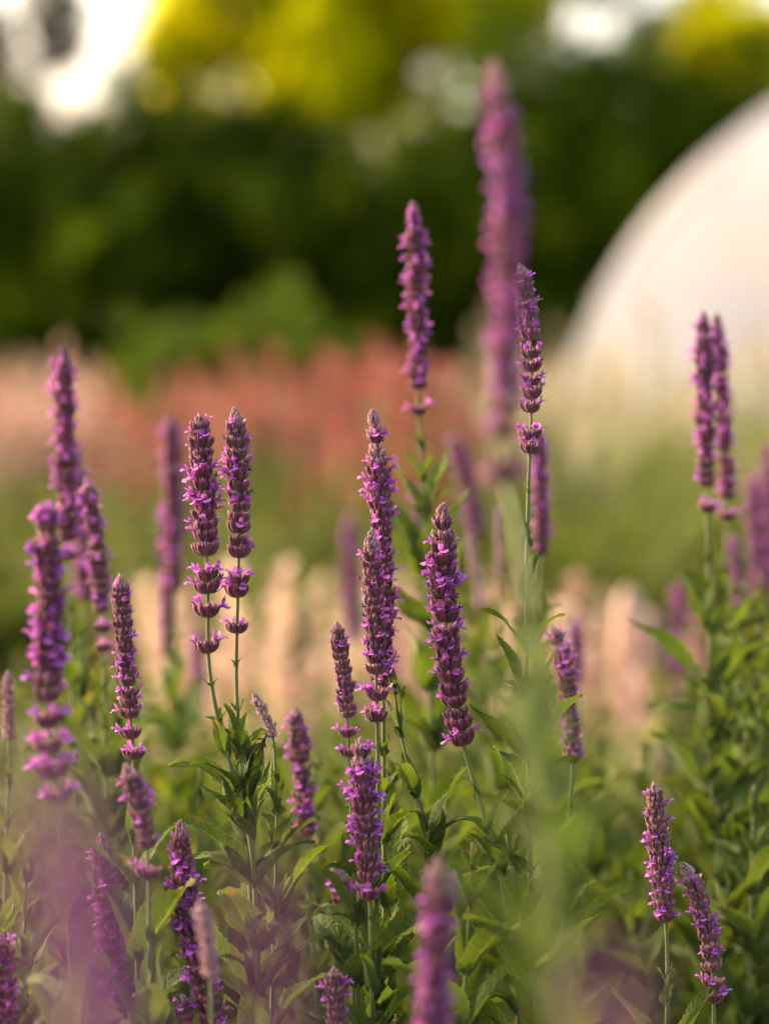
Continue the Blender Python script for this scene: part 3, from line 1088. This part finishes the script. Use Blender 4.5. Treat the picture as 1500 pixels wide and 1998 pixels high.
def salvia(label, pts, d, end=None, low=(), pale=0.3, bloom=3.0, size=1.0, detail=2, group='salvia spikes in bloom', leafy=1.0, nodes=None,
           bud=False, name='salvia_spike', cat='flower', leaf_scale=1.0, tight=1.0, dull=False, maxleaf=0.072):
    """pts: photo pixels from the tip down the stem; end: pixel row where the closed spike ends; low: rows of separate whorls below."""
    size *= 0.90 if detail >= 2 else 0.80
    dd = d if isinstance(d, (list, tuple)) else [d] * len(pts)
    P = [at(x, y, q) for (x, y), q in zip(pts, dd)]
    foot = P[-1].copy()
    if foot.z > 0.03:                              # carry the stem on to the ground
        dirn = (P[-1] - P[-2]).normalized()
        k = foot.z
        foot = Vector((P[-1].x + dirn.x / max(0.3, -dirn.z) * k * 0.35, P[-1].y + U(-0.02, 0.03), 0.0))
        P.append(P[-1].lerp(foot, 0.5) + Vector((dirn.x * 0.03, 0, 0)))
        P.append(foot)
    else:
        foot.z = 0
    line, L = catmull(P, 90)
    t = thing(name, label, cat, foot, group)
    loc = lambda p: p - foot
    d0 = dd[0]
    pxm = K * d0                                   # metres per pixel at the tip
    y0 = pts[0][1]

    def s_of(ypx):                                 # arc length from the tip of a photo row
        for i, p in enumerate(line):
            if row_of(p) >= ypx:
                return L * i / (len(line) - 1)
        return L
    has = end is not None
    s_end = s_of(end) if has else 0.0
    s_low = s_of(max(low)) if low else s_end
    # stem
    mb = MB()
    lp = [loc(p) for p in line]
    n = len(lp)
    rad = [min(0.0021, 0.0008 + 0.0016 * (i / n) * 1.6) * (0.8 + 0.2 * size) for i in range(n)]
    cols = [(0.85 if L * i / n < s_low * 0.8 else max(0.0, 0.55 - 0.5 * (L * i / n - s_low) / L), 0, 0, 1) for i in range(n)]
    tube(mb, lp, rad, 6, cols)
    new_obj('stem', mb.mesh('stem', [M_STEM]), t)

    rot = [U(0, 6.28)]

    def put(mesh, name, s, scale, color, spin):
        p, ax = line_at(line, L, s)
        ax = (ax + Vector((U(-.06, .06), U(-.06, .06), 0))).normalized()
        a, b = frame_of(ax)
        m = Matrix((a, ax.cross(a), ax)).transposed()
        m = (m @ Matrix.Rotation(spin, 3, 'Z')) * scale
        m = m.to_4x4()
        m.translation = loc(p)
        o = new_obj(name, mesh, t, mat4=m)
        o.color = color
        return o

    def florets_on(o, sites, k, spent_p):
        ss = list(sites)
        random.shuffle(ss)
        for s in ss[:k]:
            if random.random() < spent_p:
                new_obj('spent_floret', random.choice(SPENTS), o, mat4=mouth(*s, R(U(10, 55))))
            else:
                new_obj('floret', random.choice(FLORETS), o,
                        mat4=mouth(*s, R(U(10, 60))) @ Matrix.Rotation(R(U(-25, 25)), 4, 'Y') @ Matrix.Scale(U(0.78, 1.05), 4))

    if has:
        put(random.choice(TIPS), 'bud_tip', 0.0100 * size, size * U(0.95, 1.08), (min(1, pale + 0.2), 0, 0, 1), U(0, 6))
        s = 0.013 * size
        k = 0
        wid = U(0.94, 1.06)
        ph, fq = U(0, 6.28), U(5, 11)
        while s < s_end + 0.004:
            q = s / s_end
            prof = min(1.0, 0.58 + 0.42 * (q / 0.26) ** 0.85) * size * U(0.93, 1.07) * wid
            tone = min(1, max(0, pale + (0.3 * (1 - q / 0.45) if q < 0.45 else 0) + U(-0.15, 0.15)))
            spin = rot[0] + k * math.pi / 2 + U(-.35, .35)
            if bud or q < 0.10 or (q < 0.2 and random.random() < 0.5):
                put(random.choice(W_BUD), 'bud_whorl', s, prof * 1.12, (tone, 0, 0, 1), spin)
                s += 0.0058 * prof * tight * U(0.85, 1.15)
            else:
                if detail >= 2:
                    me, sites = random.choice(W_OPEN)
                    o = put(me, 'whorl', s, prof, (tone, 0, 0, 1), spin)
                    kk = int(bloom * U(0.7, 1.9) * (1 + 0.6 * math.sin(ph + fq * q)) * (0.6 if q < 0.28 else 1) + 0.5)
                    florets_on(o, sites, kk, 0.26)
                else:
                    put(random.choice(W_DULL if dull else W_FULL), 'whorl', s, prof, (tone, 0, 0, 1), spin)
                s += (0.0062 + 0.0016 * q) * prof * tight * (U(1.3, 1.5) if random.random() < 0.04 else U(0.82, 1.15))
            k += 1
        for y in low:
            s = s_of(y + 8)
            me, sites = random.choice(W_OPEN)
            spin = U(-0.3, 0.3) + (math.pi / 2 if detail >= 2 and U(0, 1) < 0.3 else 0)
            tone = min(1, max(0, pale * 0.6 + U(-.1, .1)))
            if detail >= 2:
                o = put(me, 'whorl', s, size * U(1.0, 1.12), (tone, 0, 0, 1), spin)
                florets_on(o, sites, int(bloom * U(1.0, 1.8) + 1), 0.15)
            else:
                put(random.choice(W_DULL if dull else W_FULL), 'whorl', s, size * U(1.0, 1.12), (tone, 0, 0, 1), spin)
            s_last = s
    # leaves in crossed pairs
    start = max(s_low, s_end) + 0.012
    if leafy > 0:
        if nodes is None:
            nodes = []
            s = start + U(0.0, 0.012)
            Lf = (0.007 if has else 0.02) * leaf_scale
            az = U(0, 3.14)
            while s < L - 0.12 and s < start + 0.62:
                nodes.append((s, Lf, U(12, 22) + min(16, Lf * 260), az))
                s += min(0.040, 0.016 + Lf * 0.5) * U(0.85, 1.2)
                Lf = min(maxleaf * leaf_scale, Lf * U(1.5, 1.9) + 0.003)
                az += math.pi / 2 + U(-.3, .3)
        else:
            nodes = [(s_of(y), lpx * pxm, sp, R(a)) for (y, lpx, sp, a) in nodes]
            s, Lf, sp, az = nodes[-1]
            while s < L - 0.12:
                s += U(0.03, 0.042)
                az += math.pi / 2 + U(-.3, .3)
                nodes.append((s, maxleaf * leaf_scale * U(0.75, 1.0), U(26, 48), az))
        for (s, Lf, sp, az) in nodes:
            p, ax = line_at(line, L, s)
            for side in (0, math.pi):
                if random.random() > leafy + 0.12:
                    continue
                mesh = random.choice(HEARTS if Lf < 0.026 else LEAVES)
                lf = Lf * U(0.82, 1.15)
                new_obj('leaf', mesh, t, mat4=leaf_matrix(loc(p), ax, az + side + U(-.25, .25), R(sp * U(0.75, 1.3)), lf, U(-.3, .3)))
                if Lf > 0.035 and random.random() < 0.7 * leafy:      # young leaves in the axil
                    for _ in range(random.randint(1, 3)):
                        new_obj('leaf', random.choice(LEAVES), t,
                                mat4=leaf_matrix(loc(p), ax, az + side + U(-.9, .9), R(U(10, 38)), lf * U(0.3, 0.65), U(-.6, .6)))
    return t


G2 = 'salvia spikes out of focus behind'
G0 = 'salvia spikes out of focus in front'
# --- the sharp spikes
salvia('darker flower spike of the close pair, three separate whorls at its foot', [(388, 805), (398, 980), (405, 1150), (408, 1300), (434, 1440), (470, 1560), (495, 1700), (505, 1998)], 1.70,
       1082, (1110, 1147, 1193, 1244), 0.15, 3.4, 1.0, nodes=[(1322, 26, 40, 20), (1390, 36, 40, 10), (1475, 100, 14, 80), (1545, 140, 26, 10), (1620, 170, 34, 70)])
salvia('paler flower spike of the close pair, with greyish pink bud tip', [(458, 792), (467, 980), (464, 1150), (461, 1340), (472, 1500), (484, 1650), (500, 1998)], 1.71,
       1082, (1115, 1155, 1211), 0.55, 3.0, 0.92, tight=1.15, nodes=[(1300, 26, 30, 60), (1386, 42, 26, 10), (1470, 120, 12, 75), (1530, 140, 18, 20), (1590, 185, 22, 8), (1635, 175, 30, 60), (1700, 185, 34, 0)])
salvia('sharp spike overlapped at its foot by a shorter spike growing before it', [(728, 797), (740, 950), (746, 1100), (748, 1400), (752, 1998)], 1.735, 1330, (), 0.35, 3.6, 0.97)
salvia('shorter sharp spike growing directly in front of a taller overlapped spike', [(722, 1035), (731, 1200), (735, 1390), (738, 1560), (734, 1800), (726, 1998)], 1.70, 1300, (1350, 1388), 0.42, 3.2, 0.93,
       nodes=[(1452, 20, 30, 10), (1530, 30, 24, 40), (1640, 120, 16, 10), (1740, 130, 28, 0), (1850, 150, 32, 60)])
salvia('darkest densest spike, deep maroon, its stem leaning aside below', [(866, 980), (863, 1100), (878, 1300), (903, 1450), (938, 1570), (985, 1750), (1015, 1998)], 1.69, 1412, (1436,), 0.0, 4.0, 1.06, leafy=0.7)
salvia('slender loose-whorled spike whose tip is veiled by the tall blurred one', [(1014, 512), (1034, 650), (1036, 800), (1031, 950), (1027, 1150), (1030, 1450), (1040, 1998)], 1.70, 652, (668, 692, 720, 751, 785, 822, 870), 0.6, 2.6, 0.86,
       nodes=[(945, 36, 10, 0), (1010, 30, 12, 70), (1060, 60, 14, 30), (1170, 95, 16, 70), (1265, 125, 24, 5), (1380, 150, 26, 0), (1480, 160, 34, 30)])
salvia('slim spike with grey bud tip and evenly spaced whorls at its foot', [(234, 1118), (245, 1300), (260, 1470), (262, 1620), (272, 1998)], 1.67, 1340, (1366, 1392, 1420, 1464), 0.42, 2.6, 0.82)
salvia('short thin spike beside the overlapping pair, few flowers open', [(655, 1213), (672, 1330), (681, 1470), (688, 1650), (700, 1998)], 1.69, 1385, (1420, 1455, 1530), 0.65, 1.6, 0.72, leafy=0.8)
salvia('stout spike below the overlapping pair with flowers open all along', [(704, 1438), (712, 1600), (721, 1745), (726, 1998)], 1.66, 1712, (1735,), 0.4, 4.0, 0.98)
salvia('drooping grey bud spike without open flowers beside the close pair', [(494, 1352), (512, 1388), (530, 1425), (537, 1500), (540, 1640), (530, 1998)], 1.72, 1424, (), 0.95, 0, 0.55, bud=True, leaf_scale=0.8)
salvia('dark spike rising from the leaves below the curved pink-tipped one', [(352, 1600), (358, 1720), (378, 1850), (415, 1998), (440, 2120)], 1.66, 2010, (), 0.08, 4.2, 0.96)
salvia('dim purple spike half hidden behind pale foreground blur', [(196, 1626), (205, 1760), (222, 1890), (245, 2000), (260, 2150)], 1.72, 1960, (), 0.05, 4.2, 0.9)
salvia('upright pink-tipped spike growing next to the arched one', [(1276, 1525), (1285, 1640), (1298, 1790), (1302, 1900), (1300, 2060)], 1.70, 1760, (1785,), 0.75, 3.0, 0.84,
       nodes=[(1830, 26, 10, 0), (1868, 28, 12, 20), (1930, 60, 14, 15), (1960, 80, 30, 80)])
salvia('arched spike nodding towards its upright pink-tipped neighbour', [(1328, 1684), (1352, 1720), (1375, 1800), (1390, 1900), (1392, 2000), (1385, 2100)], 1.70, 1885, (1908, 1948), 0.85, 2.6, 0.84)
salvia('small spike just opening flowers among bottom leaves below the stout one', [(650, 1884), (655, 1960), (662, 2080)], 1.64, 2030, (), 0.7, 2.4, 0.85)
salvia('dull spike leaning among leaves next to the stout flowering one', [(655, 1682), (668, 1780), (684, 1890), (692, 2060)], 1.83, 1890, (), 0.5, 2.2, 0.85)
salvia('small pinkish bud spike at the foot of the dark spike', [(357, 1940), (360, 2000), (365, 2100)], 1.66, 2040, (), 0.8, 1.5, 0.7)
# --- a little out of focus
salvia('crimson-purple spike, soft focus, with fat separate whorls at its foot', [(90, 976), (95, 1180), (92, 1350), (100, 1490), (118, 1560), (125, 1700), (140, 1998)], 1.50, 1370, (1395, 1440, 1492, 1552), 0.1, 4.4, 1.06, leafy=0.35, group=G0)
salvia('tall soft purple spike rising behind the crimson one', [(121, 672), (128, 880), (133, 1080), (140, 1250), (150, 1998)], 2.02, 1040, (1078,), 0.1, 4, 1.05, detail=1, group=G2)
salvia('soft spike with pale tip between the crimson and the slim spike', [(168, 930), (188, 1060), (200, 1230), (205, 1400), (215, 1998)], 1.93, 1180, (1215, 1245), 0.5, 3, 0.88, detail=1, group=G2)
salvia('blurred spike half hidden behind the pale-tipped soft one', [(150, 870), (160, 1000), (166, 1170), (172, 1400), (180, 1998)], 2.2, 1170, (), 0.3, 3, 0.9, detail=1, group=G2)
salvia('blurred spike standing behind the close pair, smooth and unbroken', [(333, 806), (338, 960), (338, 1150), (342, 1400), (350, 1998)], 2.35, 1150, (), 0.1, 4, 1.12, detail=1, group=G2)
salvia('blurred spike overlapping the smooth one behind the close pair', [(325, 960), (326, 1120), (328, 1275), (335, 1500), (345, 1998)], 2.4, 1275, (), 0.1, 4, 0.86, detail=1, group=G2)
salvia('lone tall spike set against the dark evergreens, slightly blurred', [(806, 392), (812, 560), (815, 700), (816, 790), (826, 950), (835, 1200), (860, 1998)], 1.98, 748, (780,), 0.05, 4.4, 1.02, detail=1, group=G2, leafy=0.9)
salvia('taller soft spike of the overlapping pair before the meadow grass', [(1372, 604), (1374, 800), (1380, 1010), (1384, 1250), (1390, 1998)], 2.0, 950, (985,), 0.25, 4, 1.03, detail=1, group=G2)
salvia('shorter soft spike tucked behind its twin before the meadow grass', [(1396, 610), (1410, 800), (1418, 1000), (1412, 1250), (1430, 1998)], 2.06, 960, (1000,), 0.05, 4, 0.92, detail=1, group=G2)
salvia('soft pale-tipped spike with lilac flowers next to the grey bud spike', [(576, 1380), (585, 1480), (598, 1620), (603, 1750), (620, 1998)], 1.86, 1620, (), 0.75, 3, 0.84, group=G2)
salvia('leaning grey-pink spike rising beside the green foreground leaves', [(1076, 1220), (1098, 1300), (1112, 1420), (1115, 1500), (1108, 1650), (1105, 1998)], 1.84, 1480, (), 0.8, 2.6, 0.84, group=G2)
salvia('soft spike emerging behind the slender loose-whorled one', [(1046, 830), (1054, 950), (1056, 1070), (1050, 1300), (1045, 1998)], 2.05, 1070, (), 0.15, 4, 0.86, detail=1, group=G2, leafy=0.7)
salvia('curved pink-tipped spike, bent at the top above leafy stem', [(243, 1490), (266, 1550), (286, 1640), (290, 1700), (292, 1800), (298, 1998)], 1.56, 1660, (1690,), 0.45, 2.8, 0.82, group=G0)
salvia('small reddish bud spike standing apart on a bare stalk', [(15, 1308), (17, 1400), (18, 1500), (12, 1700), (5, 1998)], 1.86, 1418, (), 0.5, 0, 0.68, bud=True, detail=1, group=G2)
salvia('hooded bud spike leaning against the dark flowering spike', [(388, 1755), (402, 1820), (410, 1900), (414, 2060)], 1.48, 1895, (), 0.6, 0.8, 0.72, bud=True, group=G0, leaf_scale=0.8)
salvia('short dark maroon spike low beside the leaning melted mauve spike', [(0, 1820), (8, 1920), (16, 2060)], 1.62, 2010, (), 0.05, 4, 0.95)
# --- far spikes
for (lab, pts, dd, end, low, sz, bd, pl) in [
    ('faint violet spike with thin top behind the darkest spike', [(884, 842), (905, 930), (925, 1035), (930, 1300), (940, 1998)], 2.55, 1035, (), 0.85, False, 0.4),
    ('faint violet spike standing alone before the cream spires', [(680, 996), (684, 1120), (688, 1250), (692, 1500), (700, 1998)], 2.75, 1250, (), 0.98, False, 0.35),
    ('faint spike before the timber stakes', [(1324, 1130), (1325, 1220), (1326, 1310), (1330, 1500), (1335, 1998)], 2.6, 1310, (), 0.9, False, 0.4),
    ('faint violet spike behind the soft overlapping pair', [(1467, 920), (1474, 1040), (1480, 1165), (1484, 1400), (1490, 1998)], 2.45, 1165, (), 0.95, False, 0.2),
    ('faint violet spike at the outer side of the overlapping pair', [(1496, 860), (1500, 1000), (1504, 1160), (1508, 1400), (1510, 1998)], 2.5, 1160, (), 0.9, False, 0.2),
    ('small faint spike low behind the overlapping pair', [(1428, 1040), (1434, 1100), (1440, 1180), (1444, 1400), (1450, 1998)], 2.3, 1180, (), 0.7, False, 0.5),
    ('pale bud spike behind the darkest spike', [(914, 1040), (926, 1110), (936, 1180), (944, 1400), (950, 1998)], 2.3, 1180, (), 0.7, True, 0.9),
    ('pale slim bud spike between the veiled and the darkest spike', [(972, 984), (972, 1040), (974, 1110), (972, 1400), (970, 1998)], 2.2, 1095, (), 0.62, True, 0.95),
    ('tiny pink spike beside the lone tall stem', [(810, 950), (812, 990), (814, 1030), (820, 1200), (840, 1998)], 2.4, 1035, (), 0.75, False, 0.5),
    ('faint short spike behind the leaning grey-pink one', [(1120, 1205), (1124, 1260), (1126, 1330), (1128, 1500), (1130, 1998)], 2.3, 1330, (), 0.7, False, 0.3),
    ('faint violet spike low behind the close pair', [(385, 1230), (388, 1300), (390, 1370), (392, 1500), (400, 1998)], 2.5, 1370, (), 0.8, False, 0.4),
    ('faint lilac spike low behind the stout flowering one', [(780, 1580), (782, 1640), (784, 1720), (790, 1998)], 2.3, 1720, (), 0.8, False, 0.4),
]:
    salvia(lab, pts, dd, end, low, pl, 4, sz, detail=1, group=G2, bud=bd, leafy=0.8)
# --- blurred in front
salvia('tallest spike, mauve and wide with blur, crossing the dark evergreens', [(962, 112), (985, 300), (992, 500), (985, 720), (985, 920), (1010, 1050), (1050, 1300), (1078, 1600), (1092, 1998)], [1.20, 1.20, 1.19, 1.18, 1.16, 1.13, 1.06, 0.98, 0.93], 690, (735, 785, 825, 920), 0.3, 4.5, 0.98,
       detail=1, group=G0, dull=True, nodes=[(1010, 36, 12, 30), (1130, 60, 12, 20), (1240, 120, 12, 95), (1330, 180, 13, 30), (1420, 205, 15, 100), (1510, 230, 18, 10), (1590, 240, 22, 70), (1680, 250, 25, 0), (1780, 250, 26, 80), (1880, 250, 30, 20)])
salvia('magenta blurred spike standing low before the leafy stem', [(858, 1672), (855, 1780), (848, 1900), (842, 2080)], 1.32, 2040, (), 0.1, 4.5, 1.05, detail=1, group=G0, dull=True)
FG = 'pale mauve salvia spikes melted by blur'
for lb, pts, dd in [('pale mauve spike melted by blur, leaning before the crimson spike', [(30, 1500), (95, 1750), (170, 2050), (200, 2300)], 0.52),
                    ('pale mauve spike melted by blur, veiling the dim purple spike', [(190, 1600), (215, 1800), (240, 2050), (250, 2300)], 0.50),
                    ('pale mauve spike melted by blur, between two other melted spikes', [(115, 1440), (130, 1680), (160, 1980), (170, 2300)], 0.46),
                    ('pale mauve spike melted by blur, below the leaves of the close pair', [(505, 1660), (535, 1850), (560, 2100), (570, 2300)], 0.54),
                    ('pale mauve spike melted by blur, at the foot of the green blurred leaves', [(1185, 1880), (1190, 1990), (1200, 2200)], 0.50)]:
    salvia(lb, pts, dd, 2250, (), 0.85, 2, 0.48, detail=1, group=FG, leafy=0, dull=True)

# --- flowerless leafy shoots that fill the bed
LG = 'leafy salvia shoots without flowers'
LL = 'leafy green salvia shoot without flowers among the spikes'
salvia('sharp leafy shoot with toothed upright leaves behind the stout spike', [(768, 1340), (782, 1430), (805, 1530), (838, 1640), (832, 1800), (815, 1998)], 1.72, None, leafy=1, name='leafy_shoot', cat='plant',
       nodes=[(1355, 50, 10, 60), (1440, 110, 14, 20), (1545, 120, 16, 75), (1640, 170, 20, 10), (1690, 130, 30, 70), (1790, 170, 40, 20), (1900, 180, 50, 60)], group=LG)
for i in range(64):
    px = -60 + 1620 * (i + U(-0.6, 0.6)) / 63
    d = random.choice([U(1.6, 1.8), U(1.75, 2.1), U(1.9, 2.6), U(2.3, 3.0)])
    if d < 1.85 and (1150 < px < 1480 or 630 < px < 760 or 170 < px < 460):
        d += 0.45
    ytop = U(1620, 1880) if d < 1.9 else U(1420, 1720)
    lean = U(-70, 70)
    salvia(LL, [(px, ytop), (px + lean * 0.4, ytop + 160), (px + lean, ytop + 380), (px + lean * 1.2, ytop + 560)], d, None, name='leafy_shoot', cat='plant', group=LG, leaf_scale=U(0.75, 1.05), leafy=0.9)
for i in range(13):                                # leaf-rich stems under the soft pair and behind the soft purple spikes
    px = U(1330, 1500) if i < 8 else U(110, 260)
    d = U(1.95, 2.3)
    ytop = U(1080, 1350) if i < 8 else U(1180, 1420)
    salvia('tall leafy shoot crowded under the softly blurred spikes', [(px, ytop), (px + U(-10, 10), ytop + 200), (px + U(-30, 30), ytop + 500), (px, ytop + 800)], d, None, name='leafy_shoot', cat='plant',
           group='leafy shoots under the soft spikes', leaf_scale=U(0.62, 0.8), leafy=0.9)
